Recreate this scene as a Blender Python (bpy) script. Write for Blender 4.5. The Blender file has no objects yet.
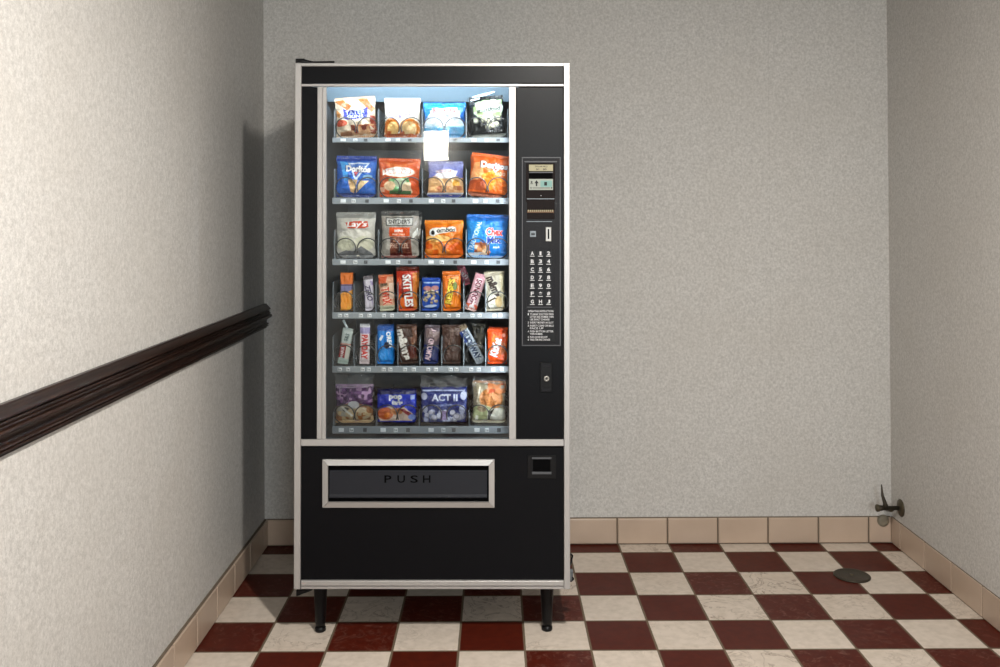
import bpy, math, random
import numpy as np
from mathutils import Vector, Matrix, Euler
random.seed(4); rng = np.random.RandomState(7)
T = 0.2032                      # one floor tile, metres
C = bpy.context.scene.collection
sc = bpy.context.scene
# ------------------------------------------------------------------ camera
F, YAW, PIT, ROL = 917.6, -0.0005, 0.0099, -0.0050
SX, SY = -4.8, -126.7
CAM = Vector((-2.408, -17.882, 6.548)) * T
def axes():
    cy, sy, cp, sp, cr, sr = math.cos(YAW), math.sin(YAW), math.cos(PIT), math.sin(PIT), math.cos(ROL), math.sin(ROL)
    f = Vector((sy*cp, cy*cp, sp)); r = Vector((cy, -sy, 0)); u = r.cross(f)
    return cr*r + sr*u, -sr*r + cr*u, f
R_, U_, FW = axes()
cam_d = bpy.data.cameras.new('camera'); cam = bpy.data.objects.new('camera', cam_d); C.objects.link(cam)
cam.matrix_world = Matrix((( R_.x, U_.x, -FW.x, CAM.x), (R_.y, U_.y, -FW.y, CAM.y), (R_.z, U_.z, -FW.z, CAM.z), (0, 0, 0, 1)))
cam_d.sensor_width = 36; cam_d.lens = F*36/1000; cam_d.shift_x = -SX/1000; cam_d.shift_y = SY/1000
cam_d.clip_start = 0.02
sc.camera = cam
def ray(px, py): return FW + R_*((px-500-SX)/F) - U_*((py-333.5-SY)/F)
def hit(px, py, ax, val):       # world point (metres) where the sight line meets a plane
    v = ray(px, py); return CAM + v*((val-CAM[ax])/v[ax])
# ------------------------------------------------------------------ materials
def s2l(c): return tuple(((x/255)/12.92 if x/255 <= .04045 else ((x/255+.055)/1.055)**2.4) for x in c)
def mat(name, col=(128,128,128), rough=.5, metal=0, spec=.5, bump=0, bscale=200, emit=None, estr=0, coat=0, aniso=False):
    m = bpy.data.materials.new(name); m.use_nodes = True; nt = m.node_tree; b = nt.nodes['Principled BSDF']
    b.inputs['Base Color'].default_value = (*s2l(col), 1); b.inputs['Roughness'].default_value = rough
    b.inputs['Metallic'].default_value = metal; b.inputs['Specular IOR Level'].default_value = spec
    b.inputs['Coat Weight'].default_value = coat
    if emit: b.inputs['Emission Color'].default_value = (*s2l(emit), 1); b.inputs['Emission Strength'].default_value = estr
    if bump:
        tc = nt.nodes.new('ShaderNodeTexCoord'); n = nt.nodes.new('ShaderNodeTexNoise'); n.inputs['Scale'].default_value = bscale
        n.inputs['Detail'].default_value = 3
        bp = nt.nodes.new('ShaderNodeBump'); bp.inputs['Strength'].default_value = bump; bp.inputs['Distance'].default_value = .002
        nt.links.new(tc.outputs['Object'], n.inputs['Vector']); nt.links.new(n.outputs['Fac'], bp.inputs['Height'])
        nt.links.new(bp.outputs['Normal'], b.inputs['Normal'])
    return m
class NT:                       # small node helper
    def __init__(s, m): s.t = m.node_tree; s.b = s.t.nodes['Principled BSDF']
    def n(s, ty, **kw):
        o = s.t.nodes.new('ShaderNode'+ty)
        for k, v in kw.items(): setattr(o, k, v)
        return o
    def l(s, a, b): s.t.links.new(a, b)
    def math(s, op, a, b=None, clamp=False):
        o = s.n('Math', operation=op, use_clamp=clamp)
        for i, v in enumerate((a, b)):
            if v is None: continue
            if isinstance(v, (int, float)): o.inputs[i].default_value = v
            else: s.l(v, o.inputs[i])
        return o.outputs[0]
    def mix(s, f, a, b, blend='MIX'):
        o = s.n('Mix', data_type='RGBA', blend_type=blend)
        for i, v in ((0, f), (6, a), (7, b)):
            if isinstance(v, (int, float)): o.inputs[i].default_value = v
            elif isinstance(v, tuple): o.inputs[i].default_value = (*v, 1)
            else: s.l(v, o.inputs[i])
        return o.outputs[2]
    def noise(s, vec, scale, detail=3, rough=.5, dist=0):
        o = s.n('TexNoise'); o.inputs['Scale'].default_value = scale; o.inputs['Detail'].default_value = detail
        o.inputs['Roughness'].default_value = rough; o.inputs['Distortion'].default_value = dist; s.l(vec, o.inputs['Vector']); return o.outputs['Fac']
    def ramp(s, f, a, b):
        o = s.n('MapRange'); o.inputs['From Min'].default_value = a; o.inputs['From Max'].default_value = b; s.l(f, o.inputs['Value']); return o.outputs[0]
    def bump(s, h, st, d=.002):
        o = s.n('Bump'); o.inputs['Strength'].default_value = st; o.inputs['Distance'].default_value = d; s.l(h, o.inputs['Height']); s.l(o.outputs[0], s.b.inputs['Normal'])
def wallpaper(name, seam=None):
    m = mat(name, rough=.85, spec=.2); k = NT(m); co = k.n('TexCoord').outputs['Object']
    mp = k.n('Mapping'); mp.inputs['Scale'].default_value = (1, 1, .85); k.l(co, mp.inputs['Vector'])
    a = k.noise(mp.outputs[0], 115, 3, .65); b = k.noise(co, 260, 2, .5); c = k.noise(co, 3.0, 3, .5)
    f = k.ramp(k.math('ADD', k.math('MULTIPLY', a, .65), k.math('MULTIPLY', b, .35)), .36, .64)
    base = k.mix(f, s2l((178,176,172)), s2l((212,210,206)))
    base = k.mix(k.math('MULTIPLY', k.ramp(c, .35, .7), .25), base, s2l((186,181,173)))
    if seam is not None:
        sx = k.n('SeparateXYZ'); k.l(co, sx.inputs[0])
        d = k.math('ABSOLUTE', k.math('SUBTRACT', k.math('PINGPONG', k.math('SUBTRACT', sx.outputs[0], seam), .68), 0))
        base = k.mix(k.math('MULTIPLY', k.math('LESS_THAN', d, .0012), .14), base, s2l((110,104,96)))
    k.l(base, k.b.inputs['Base Color']); k.bump(f, .18, .0012)
    return m
def floor_mat():
    m = mat('checker_tile', rough=.4, spec=.14); k = NT(m); co = k.n('TexCoord').outputs['Object']
    sx = k.n('SeparateXYZ'); k.l(co, sx.inputs[0]); X = k.math('DIVIDE', sx.outputs[0], T); Y = k.math('DIVIDE', sx.outputs[1], T)
    fx = k.math('FLOOR', X); fy = k.math('FLOOR', Y)
    par = k.math('FLOORED_MODULO', k.math('ADD', fx, fy), 2)      # cell (0,-1) -> 1 : red
    cid = k.n('CombineXYZ'); k.l(fx, cid.inputs[0]); k.l(fy, cid.inputs[1])
    wn = k.n('TexWhiteNoise', noise_dimensions='3D'); k.l(cid.outputs[0], wn.inputs['Vector']); rv = wn.outputs['Value']
    # own pattern per tile
    off = k.n('VectorMath', operation='SCALE'); k.l(wn.outputs['Color'], off.inputs[0]); off.inputs['Scale'].default_value = 9
    vadd = k.n('VectorMath', operation='ADD'); k.l(co, vadd.inputs[0]); k.l(off.outputs[0], vadd.inputs[1]); v = vadd.outputs[0]
    n1 = k.noise(v, 9, 6, .6, 1.5); n2 = k.noise(v, 40, 3); n3 = k.noise(co, 2.2, 3)
    # veins and stains on the pale tiles
    vein = k.math('SUBTRACT', 1.0, k.ramp(k.math('ABSOLUTE', k.math('SUBTRACT', n1, .5)), 0, .022), True)
    vein = k.math('MULTIPLY', vein, k.ramp(k.math('MULTIPLY', k.noise(v, 6, 2), rv), .12, .38))
    w = k.mix(k.ramp(n2, .35, .75), s2l((216,204,191)), s2l((200,188,174)))
    w = k.mix(k.math('MULTIPLY', k.ramp(n3, .5, .75), .25), w, s2l((178,158,138)))
    w = k.mix(k.math('MULTIPLY', rv, .12), w, s2l((190,170,150)))
    w = k.mix(k.math('MULTIPLY', vein, .75), w, s2l((120,100,84)))
    r = k.mix(k.ramp(n2, .3, .8), s2l((84,29,17)), s2l((68,22,14)))
    sc_ = k.math('MULTIPLY', k.ramp(k.noise(v, 22, 5, .7, 2), .52, .72), k.ramp(rv, .35, .8))
    r = k.mix(k.math('MULTIPLY', sc_, .55), r, s2l((140,104,92)))
    base = k.mix(par, w, r)
    ex = k.math('ABSOLUTE', k.math('SUBTRACT', k.math('FRACT', X), .5)); ey = k.math('ABSOLUTE', k.math('SUBTRACT', k.math('FRACT', Y), .5))
    wob = k.math('MULTIPLY', k.math('SUBTRACT', k.noise(co, 25, 2), .5), .008)
    g = k.math('GREATER_THAN', k.math('ADD', k.math('MAXIMUM', ex, ey), wob), .483)
    base = k.mix(g, base, s2l((112,98,82)))
    k.l(base, k.b.inputs['Base Color'])
    k.l(k.math('ADD', k.math('MULTIPLY', k.ramp(n3, .3, .7), .15), k.math('ADD', .34, k.math('MULTIPLY', g, .4))), k.b.inputs['Roughness'])
    k.bump(k.math('SUBTRACT', k.math('MULTIPLY', n2, .15), g), .5, .0015)
    return m
def tile_mat():
    m = mat('glazed_tile', rough=.35); k = NT(m); co = k.n('TexCoord').outputs['Object']
    k.l(k.mix(k.noise(co, 7, 4), s2l((200,179,160)), s2l((174,153,134))), k.b.inputs['Base Color'])
    return m
def wood_mat():
    m = mat('dark_walnut', rough=.36, coat=.1); k = NT(m); co = k.n('TexCoord').outputs['Object']
    mp = k.n('Mapping'); mp.inputs['Scale'].default_value = (30, 1.2, 30); k.l(co, mp.inputs['Vector'])
    a = k.noise(mp.outputs[0], 6, 5, .6)
    base = k.mix(k.ramp(a, .35, .7), s2l((20,11,8)), s2l((50,30,21)))
    w = k.ramp(k.noise(co, 38, 4, .7), .63, .72)
    base = k.mix(k.math('MULTIPLY', w, .35), base, s2l((128,84,58)))
    k.l(base, k.b.inputs['Base Color']); k.bump(a, .15)
    return m
M = dict(
    wall=wallpaper('wallpaper'), wall_seam=wallpaper('wallpaper_seamed', hit(769, 300, 1, .55*T).x), floor=floor_mat(), tile=tile_mat(), wood=wood_mat(),
    grout=mat('grout', (104,92,78), .9), ceil=mat('ceiling_paint', (96,93,88), .9, bump=.2, bscale=60),
    black=mat('textured_black_steel', (6,7,11), .36, 0, .15, bump=.05, bscale=500),
    gap=mat('shadow_gap_black', (5,5,6), .8, 0, .05), inner=mat('cabinet_liner', (104,111,116), .5, bump=.1, bscale=40),  # gap: near-black for the shade in slots and recesses; lettering shares it
    alu=mat('brushed_aluminium', (182,180,178), .42, .55, .5, bump=.08, bscale=300), steel=mat('steel', (150,150,150), .3, 1),
    lip=mat('shelf_aluminium', (142,148,153), .45, .3), wire=mat('coil_wire', (86,85,84), .3, .9),
    tray=mat('shelf_steel', (74,78,82), .5, .3), guide=mat('divider_steel', (112,118,122), .4, .5),
    tag=mat('white_card', (228,230,232), .6), ink=mat('dark_ink', (22,22,24), .7), wink=mat('white_print', (200,200,202), .6),
    flap=mat('dark_plastic', (31,33,39), .42, 0, .25, bump=.15, bscale=700), plastic=mat('black_plastic', (11,11,13), .35, 0, .25),
    panel=mat('panel_plastic', (17,18,23), .5, 0, .25, bump=.5, bscale=500), grey=mat('grey_plastic', (74,76,80), .5),
    refl=mat('grey_reflector', (104,120,130), .45, bump=.6, bscale=30), silver=mat('silver_foil', (222,232,236), .4), fill_tube=mat('added_tube_glow', (255,255,255), .5, emit=(232,243,255), estr=36), tube=mat('fluorescent_tube', (255,255,255), .5, emit=(226,241,255), estr=55),
    disc_grey=mat('disc_grey', (150,142,124), .6, .2), brass=mat('old_brass', (92,84,68), .45, .7, bump=.3, bscale=120), bronze=mat('drain_bronze', (66,60,50), .5, .5, bump=.5, bscale=150),
    lampglass=mat('lamp_diffuser', (255,250,240), .5, emit=(255,246,232), estr=60), cream=mat('cream_label', (160,154,124), .6),
    bill=mat('bill_label', (150,156,146), .5), amber=mat('amber_slot', (92,62,28), .5), green=mat('pale_green_print', (118,158,152), .6),
    shade=mat('lamp_housing', (200,200,198), .5), key=mat('key_metal', (165,163,158), .4, .6), brown=mat('smoked_plastic', (20,12,10), .5, 0, .1))
def glass_mat():
    m = bpy.data.materials.new('window_glass'); m.use_nodes = True; t = m.node_tree; t.nodes.clear()
    o = t.nodes.new('ShaderNodeOutputMaterial'); tr = t.nodes.new('ShaderNodeBsdfTransparent'); g = t.nodes.new('ShaderNodeBsdfGlossy')
    g2 = t.nodes.new('ShaderNodeBsdfGlossy'); g2.inputs['Roughness'].default_value = .13; g.inputs['Roughness'].default_value = .015
    mg = t.nodes.new('ShaderNodeMixShader'); mg.inputs[0].default_value = .35
    fr = t.nodes.new('ShaderNodeFresnel'); fr.inputs['IOR'].default_value = 1.45; mx = t.nodes.new('ShaderNodeMixShader')
    tr.inputs[0].default_value = (.97, .985, .98, 1)
    L = t.links.new; L(g.outputs[0], mg.inputs[1]); L(g2.outputs[0], mg.inputs[2]); L(fr.outputs[0], mx.inputs[0]); L(tr.outputs[0], mx.inputs[1]); L(mg.outputs[0], mx.inputs[2]); L(mx.outputs[0], o.inputs[0])
    return m
M['glass'] = glass_mat()
def film_mat():
    m = bpy.data.materials.new('clear_film'); m.use_nodes = True; t = m.node_tree; t.nodes.clear()
    o = t.nodes.new('ShaderNodeOutputMaterial'); tr = t.nodes.new('ShaderNodeBsdfTransparent'); g = t.nodes.new('ShaderNodeBsdfPrincipled')
    g.inputs['Base Color'].default_value = (.5, .5, .5, 1); g.inputs['Roughness'].default_value = .18; g.inputs['Specular IOR Level'].default_value = 1
    mx = t.nodes.new('ShaderNodeMixShader'); mx.inputs[0].default_value = .22
    n = t.nodes.new('ShaderNodeTexNoise'); n.inputs['Scale'].default_value = 60; n.inputs['Distortion'].default_value = 2
    b = t.nodes.new('ShaderNodeBump'); b.inputs['Strength'].default_value = 1; b.inputs['Distance'].default_value = .01
    tc = t.nodes.new('ShaderNodeTexCoord'); L = t.links.new; L(tc.outputs['Object'], n.inputs['Vector'])
    L(n.outputs['Fac'], b.inputs['Height']); L(b.outputs[0], g.inputs['Normal']); L(tr.outputs[0], mx.inputs[1]); L(g.outputs[0], mx.inputs[2]); L(mx.outputs[0], o.inputs[0])
    return m
M['film'] = film_mat()
def print_mat(name, rough=.24, metal=0.0, bump=.85):
    m = mat(name, rough=rough, metal=metal); k = NT(m); a = k.n('VertexColor', layer_name='Col'); k.l(a.outputs['Color'], k.b.inputs['Base Color'])
    co = k.n('TexCoord').outputs['Object']; k.bump(k.noise(co, 55, 3, .5, 1.2), bump, .006); return m
M['foil'] = print_mat('printed_foil'); M['card'] = print_mat('printed_card', .6, 0, .1)
# ------------------------------------------------------------------ mesh builders
class MB:
    def __init__(s): s.v = []; s.f = []
    def add(s, vs, fs): o = len(s.v); s.v += [tuple(v) for v in vs]; s.f += [tuple(i+o for i in f) for f in fs]; return s
    def box(s, x0, x1, y0, y1, z0, z1, bev=0):
        if x0 > x1: x0, x1 = x1, x0
        if z0 > z1: z0, z1 = z1, z0
        if not bev:
            return s.add([(x, y, z) for x in (x0, x1) for y in (y0, y1) for z in (z0, z1)], [(0,1,3,2), (4,6,7,5), (0,4,5,1), (2,3,7,6), (0,2,6,4), (1,5,7,3)])
        b = min(bev, (x1-x0)/3, (z1-z0)/3, (y1-y0)/3)   # front face chamfered all around
        ring = lambda i, y: [(x0+i, y, z0+i), (x1-i, y, z0+i), (x1-i, y, z1-i), (x0+i, y, z1-i)]
        vs = ring(b, y0) + ring(0, y0+b) + ring(0, y1); fs = [(0,1,2,3), (8,11,10,9)]
        for a in (0, 4):
            for i in range(4): j = (i+1) % 4; fs.append((a+j, a+i, a+4+i, a+4+j))
        return s.add(vs, fs)
    def tube(s, pts, r, n=8, cap=True, rs=None):
        P = [Vector(p) for p in pts]; N = len(P); prev = None; vs = []
        for i, p in enumerate(P):
            t = (P[min(i+1, N-1)] - P[max(i-1, 0)]).normalized()
            if prev is None: a = Vector((0, 0, 1)) if abs(t.z) < .9 else Vector((1, 0, 0)); u = t.cross(a).normalized()
            else: u = (prev - t*prev.dot(t)).normalized()
            prev = u; w = t.cross(u); rr = rs[i] if rs else r
            vs += [p + (u*math.cos(2*math.pi*k/n) + w*math.sin(2*math.pi*k/n))*rr for k in range(n)]
        fs = [(i*n+k, i*n+(k+1) % n, (i+1)*n+(k+1) % n, (i+1)*n+k) for i in range(N-1) for k in range(n)]
        if cap: fs += [tuple(range(n))[::-1], tuple((N-1)*n+k for k in range(n))]
        return s.add(vs, fs)
    def lathe(s, prof, o=(0,0,0), axis='z', n=24):
        vs = []
        for r, h in prof:
            for k in range(n):
                a = 2*math.pi*k/n; p = (r*math.cos(a), r*math.sin(a), h)
                if axis == 'y': p = (p[0], p[2], p[1])
                if axis == 'x': p = (p[2], p[0], p[1])
                vs.append((p[0]+o[0], p[1]+o[1], p[2]+o[2]))
        N = len(prof); fs = [(i*n+k, i*n+(k+1) % n, (i+1)*n+(k+1) % n, (i+1)*n+k) for i in range(N-1) for k in range(n)]
        fs += [tuple(range(n))[::-1], tuple((N-1)*n+k for k in range(n))]
        return s.add(vs, fs)
    def build(s, name, m, parent=None, smooth=False, recalc=True):
        me = bpy.data.meshes.new(name); me.from_pydata(s.v, [], s.f); me.materials.append(m if not isinstance(m, str) else M[m])
        if recalc:
            import bmesh
            b = bmesh.new(); b.from_mesh(me); bmesh.ops.recalc_face_normals(b, faces=b.faces); b.to_mesh(me); b.free()
        if smooth:
            for p in me.polygons: p.use_smooth = True
        o = bpy.data.objects.new(name, me); C.objects.link(o)
        if parent: o.parent = parent
        return o
def tag(o, label=None, cat=None, group=None, kind=None):
    if label: o['label'] = label
    if cat: o['category'] = cat
    if group: o['group'] = group
    if kind: o['kind'] = kind
    return o
_glyph = {}
def glyphs(s, bold=0.0, shear=0.0):
    key = (s, bold, shear)
    if key not in _glyph:
        cu = bpy.data.curves.new('t', 'FONT'); cu.body = s; cu.offset = bold; cu.shear = shear; cu.resolution_u = 3; cu.space_character = 1.0
        ob = bpy.data.objects.new('t', cu); C.objects.link(ob); bpy.context.view_layer.update()
        me = bpy.data.meshes.new_from_object(ob.evaluated_get(bpy.context.evaluated_depsgraph_get())); me.calc_loop_triangles()
        v = np.array([x.co[:2] for x in me.vertices]); f = np.array([t.vertices[:] for t in me.loop_triangles])
        bpy.data.objects.remove(ob); bpy.data.meshes.remove(me); bpy.data.curves.remove(cu)
        lo, hi = v.min(0), v.max(0); _glyph[key] = ((v-lo)/(hi-lo), f, (hi-lo))
    return _glyph[key]
def text_into(mb, s, x0, x1, z0, z1, y, th=.0004, bold=.01, shear=0):    # raised lettering, facing -y
    v, f, _ = glyphs(s, bold, shear); n = len(v)
    P = [(x0+(x1-x0)*a, y-th, z0+(z1-z0)*b) for a, b in v]
    mb.add(P, [tuple(int(i) for i in t) for t in f]); return mb
# ------------------------------------------------------------------ the room
XL, XR, YB, YF, ZC = -7.04*T, 5.445*T, .46*T, -29*T, 11.75*T
def struct(name, mb, m, parent=None, smooth=False): return tag(mb.build(name, m, parent, smooth), kind='structure')
struct('floor', MB().box(XL-.1, XR+.1, YF-.1, YB+.1, -.1, 0), 'floor')
struct('ceiling', MB().box(XL-.1, XR+.1, YF-.1, YB+.1, ZC, ZC+.1), 'ceil')
struct('wall_back', MB().box(XL-.1, XR+.1, YB, YB+.1, 0, ZC), 'wall_seam')
struct('wall_left', MB().box(XL-.1, XL, YF, YB, 0, ZC), 'wall')
struct('wall_right', MB().box(XR, XR+.1, YF, YB, 0, ZC), 'wall')
struct('wall_front', MB().box(XL-.1, XR+.1, YF-.1, YF, 0, ZC), mat('low_bounce_finish', (70,64,58), .8))  # unseen wall, its dark finish invented to cut bounce light
BH = .535*T; g = .014*T
def skirting(name, plane, a, b, off, sgn):
    th = {'B': .05, 'L': .075, 'R': .02}[plane]*T
    grout = MB(); tiles = MB()
    k = math.floor((a/T-off)); s = (k+off)*T
    rects = []
    while s < b:
        lo, hi = max(s+g, a), min(s+T-g, b)
        if hi-lo > .01: rects.append((lo, hi))
        s += T
    def bx(mb, lo, hi, z0, z1, t):
        if plane == 'B': mb.box(lo, hi, YB-t, YB+.002, z0, z1, .003)
        elif plane == 'L': mb.box(XL-.002, XL+t, lo, hi, z0, z1)
        else: mb.box(XR-t, XR+.002, lo, hi, z0, z1)
    for lo, hi in rects: bx(tiles, lo, hi, .004, BH-.003, th)
    o = struct(name, tiles, 'tile'); bv = o.modifiers.new('b', 'BEVEL'); bv.width = .0015; bv.segments = 2
    bx(grout, a, b, 0, BH, th*(.55 if plane != 'R' else .2)); gm = grout.build('grout_bed', 'grout', o)
xb0 = hit(617, 530, 1, YB).x/T
skirting('baseboard_back', 'B', XL+.05*T, XR-.025*T, xb0 % 1, 1)
yl0 = hit(216, 610, 0, XL+.05*T).y/T; yr0 = hit(951, 580, 0, XR-.025*T).y/T
skirting('baseboard_left', 'L', YF, YB-.002, yl0 % 1, 1)
skirting('baseboard_right', 'R', YF, YB-.002, yr0 % 1, 1)
# moulded chair rail on the left wall
zr = hit(264, 317, 1, YB).z + .03*T
prof = [(0,.24),(.05,.24),(.055,.222),(.075,.205),(.112,.165),(.128,.14),(.128,.128),(.085,.118),(.078,.104),(.112,.098),(.118,.086),(.1,.076),(.1,.07),(.128,.064),(.132,.05),(.112,.042),(.112,.036),
        (.148,.026),(.158,.005),(.152,-.02),(.135,-.034),(.1,-.042),(.1,-.05),(.09,-.056),(.062,-.08),(.05,-.112),(.055,-.136),(.09,-.146),(.098,-.158),(.088,-.168),(.062,-.174),(.062,-.18),(.088,-.187),(.09,-.2),(.055,-.21),(.05,-.24),(0,-.24)]
mb = MB(); n = len(prof); y0, y1 = YF+.01, YB-.0005
for y in (y0, y1): mb.v += [(XL+p*T, y, zr+z*T) for p, z in prof]
mb.f = [(i, i+1, n+i+1, n+i) for i in range(n-1)] + [(n-1, 0, n, 2*n-1), tuple(range(n)), tuple(range(n, 2*n))[::-1]]
tag(mb.build('chair_rail', 'wood'), 'long dark brown moulded wooden rail fixed along the left wall', 'rail')
# ------------------------------------------------------------------ vending machine frame of reference
YM = -3.68*T
a_, b_ = hit(294.5, 62.3, 1, YM), hit(570, 62.3, 1, YM)
AL = -math.atan2(b_.z-a_.z, b_.x-a_.x)          # the machine leans a hair
ORG = hit(432, 588, 1, YM); ORG.z = 0
vm = bpy.data.objects.new('vending_machine', None); C.objects.link(vm); vm.location = ORG; vm.rotation_euler = (0, AL, 0)
tag(vm, 'tall black snack vending machine with aluminium trim on short black legs', 'vending machine')
MW = Matrix.Translation(ORG) @ Matrix.Rotation(AL, 4, 'Y'); MI = MW.inverted()
def P(px, py, d=0):              # measured point on the plane d metres behind the machine's face, in machine coordinates
    q = MI @ hit(px, py, 1, YM+d); return q.x, q.z
def pbox(mb, x0, y0, x1, y1, d0, d1, bev=0, ref=None):
    dd = d0 if ref is None else ref; ym, xm = (y0+y1)/2, (x0+x1)/2
    a = (P(x0, ym, dd)[0], P(xm, y0, dd)[1]); b = (P(x1, ym, dd)[0], P(xm, y1, dd)[1])
    return mb.box(a[0], b[0], d0, d1, b[1], a[1], bev)
def part(name, mb, m, parent=None, smooth=False, label=None):
    o = mb.build(name, m, parent or vm, smooth)
    if label: o['label'] = label
    return o
xl = P(294.3, 325)[0]; zt = P(432, 62.8)[1]; xr = P(570, 325)[0]; zb = P(432, 589.4)[1]
DEP = .80                        # body depth
wx0, wz1 = P(326, 87); wx1, wz0 = P(509, 439.5)      # window opening
# outer cabinet: sides, top, bottom, back (hollow)
cb = MB(); w = .012
cb.box(xl+.002, xl+w, .02, DEP, zb+.004, zt-.003); cb.box(xr-w, xr-.002, .02, DEP, zb+.004, zt-.003)
cb.box(xl+w, xr-w, .02, DEP, zt-w, zt-.003); cb.box(xl+w, xr-w, .02, DEP, zb+.004, zb+w); cb.box(xl+w, xr-w, DEP-w, DEP, zb+w, zt-w)
part('cabinet', cb, 'black')
ix0, ix1 = P(327, 300, 0)[0]-.045, P(508.5, 300)[0]+.03
iz0, iz1 = wz0-.02, wz1+.060
li = MB()                        # liner of the product compartment
li.box(ix0-.01, ix0, .03, .70, iz0, iz1); li.box(ix1, ix1+.01, .03, .70, iz0, iz1); li.box(ix0, ix1, .69, .70, iz0, iz1)
li.box(ix0, ix1, .03, .70, iz0-.01, iz0); li.box(ix0-.01, ix1+.01, .03, .70, iz1, iz1+.01)
part('compartment_liner', li, 'inner')
# black front panels
d0 = .006
def panel(name, x0, y0, x1, y1, m='black', d=d0, th=.008, bev=.002): return part(name, pbox(MB(), x0, y0, x1, y1, d, d+th, bev), m)
panel('header_panel', 301, 66, 563.5, 83.5); panel('side_panel', 301, 87, 317, 440)
panel('lower_door', 301, 447, 563.5, 580)
# control column with openings stays one plate
panel('control_panel', 516, 87, 563.5, 440)
# aluminium trims with a fine step profile
def trim(x0, y0, x1, y1, d=0, th=.012):
    mb = MB(); pbox(mb, x0, y0, x1, y1, d, d+th, .0015)
    part('trim', mb, 'alu')
trim(294.3, 62.8, 300.7, 589.4, -.001); trim(564, 62.8, 570, 589.4, -.001)
trim(300.8, 62.9, 563.9, 66.2); trim(300.8, 83.8, 563.9, 86.4, .001)
trim(317, 86.8, 322, 439.3, .001); trim(322.2, 86.8, 326, 439.3, .006, .008)
trim(509, 86.8, 516, 439.3, .002)
trim(300.8, 439.6, 563.9, 446.2, 0)
trim(300.8, 581, 563.9, 586, -.003); trim(300.8, 586.1, 563.9, 589.3, .001)
# glass
gl = part('glass_pane', pbox(MB(), 325.8, 86.4, 509.2, 440, .016, .020), 'glass')
# delivery hatch
mb = MB(); x0, x1, y0, y1 = 322.5, 494.5, 459.5, 507.5; b = 5.6
O = [(x0, y0), (x1, y0), (x1, y1), (x0, y1)]; I = [(x0+b, y0+b), (x1-b, y0+b), (x1-b, y1-b), (x0+b, y1-b)]
for i in range(4):
    j = (i+1) % 4; q = [O[i], O[j], I[j], I[i]]; cxm = sum(p[0] for p in q)/4; cym = sum(p[1] for p in q)/4
    q = [P(cxm+(p[0]-cxm)*.996, cym+(p[1]-cym)*.996) for p in q]
    dd = [-.002, -.002, -.006, -.006]
    vs = [(q[k][0], dd[k], q[k][1]) for k in range(4)] + [(q[k][0], .008, q[k][1]) for k in range(4)]
    m2 = MB().add(vs, [(0,1,2,3), (4,5,6,7), (0,1,5,4), (1,2,6,5), (2,3,7,6), (3,0,4,7)])
    part('hatch_frame', m2, 'alu')
part('hatch_recess', pbox(MB(), 327.5, 464.5, 489.5, 502.5, .0045, .0062), 'gap')
fl = MB(); A = P(329.5, 470.5); B = P(487, 498)
pf = [(.0035, A[1]), (-.001, A[1]-.004), (-.002, B[1]+.012), (-.004, B[1]+.005), (-.0035, B[1]+.001), (.0042, B[1])]
for x in (A[0], B[0]): fl.v += [(x, y, z) for y, z in pf]
k = len(pf); fl.f = [(i, i+1, k+i+1, k+i) for i in range(k-1)] + [tuple(range(k)), tuple(range(k, 2*k))[::-1], (k-1, 0, k, 2*k-1)]
flap = part('push_flap', fl, 'flap', label='dark grey plastic delivery flap marked PUSH')
mb = MB()
for ch, xa, xb in (('P', 384.5, 391.5), ('U', 397.5, 405), ('S', 410.5, 418), ('H', 423, 430.5)):
    p0 = P(xa, 482.5); p1 = P(xb, 475.2); text_into(mb, ch, p0[0], p1[0], p0[1], p1[1], -.0016, .0009, .012)
mb.build('lettering', 'gap', flap)
# coin return cup
cr = part('coin_return', pbox(MB(), 527.5, 455.5, 556, 478.5, .0035, .0065, .001), 'plastic')
m2 = MB(); pbox(m2, 532, 457.5, 551.5, 459.3, .0005, .004, .001); m2.build('upper_rim', 'grey', cr)
m2 = MB(); pbox(m2, 532, 472, 551.5, 474.5, -.0005, .004, .001); m2.build('lower_rim', 'grey', cr)
m2 = MB(); pbox(m2, 533, 459.5, 550.5, 471.8, .002, .004, .001); m2.build('return_door', 'gap', cr)
# door lock
lk = part('lock', pbox(MB(), 540, 362.5, 552.3, 392.5, .001, .0065, .002), 'plastic')
m2 = MB(); c_ = P(546.5, 378.5); m2.lathe([(.008, .001), (.009, -.003), (.0075, -.005), (.0045, -.0052), (.0044, -.004)], (c_[0], 0, c_[1]), 'y'); m2.build('key_barrel', 'key', lk, True)
m2 = MB(); m2.box(c_[0]-.001, c_[0]+.001, -.0056, -.0035, c_[1]-.0032, c_[1]+.0032); m2.build('keyhole', 'gap', lk)
for ya in (364, 388): m2 = MB(); pbox(m2, 541.5, ya, 551, ya+3.5, -.0012, .0015, .001); m2.build('lock_rib', 'panel', lk)
# ---- payment and selection panel
pp = part('payment_panel', pbox(MB(), 521.8, 157, 560.8, 346, .0012, .0065, .0015), 'panel')
def sub(name, mb, m, parent=pp, label=None, smooth=False):
    o = mb.build(name, m, parent, smooth)
    if label: o['label'] = label
    return o
sub('panel_rim', pbox(pbox(pbox(pbox(MB(), 521.8, 157, 560.8, 158.2, -.001, .002, .0004), 521.8, 345, 560.8, 346, -.001, .002, .0004), 521.8, 158.2, 522.8, 345, -.001, .002, .0004), 559.8, 158.2, 560.8, 345, -.001, .002, .0004), 'grey')
sub('upper_rib', pbox(MB(), 524.5, 161, 557, 162.4, -.0008, .002, .0004), 'grey')
sub('bill_bezel', pbox(MB(), 526, 163.2, 555, 202, -.0002, .002, .0008), 'brown')
mb = pbox(MB(), 529, 164.6, 553, 171, -.0012, .0005, .0003); ol = sub('bill_instruction_label', mb, 'cream', label='cream label above the bill slot')
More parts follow.
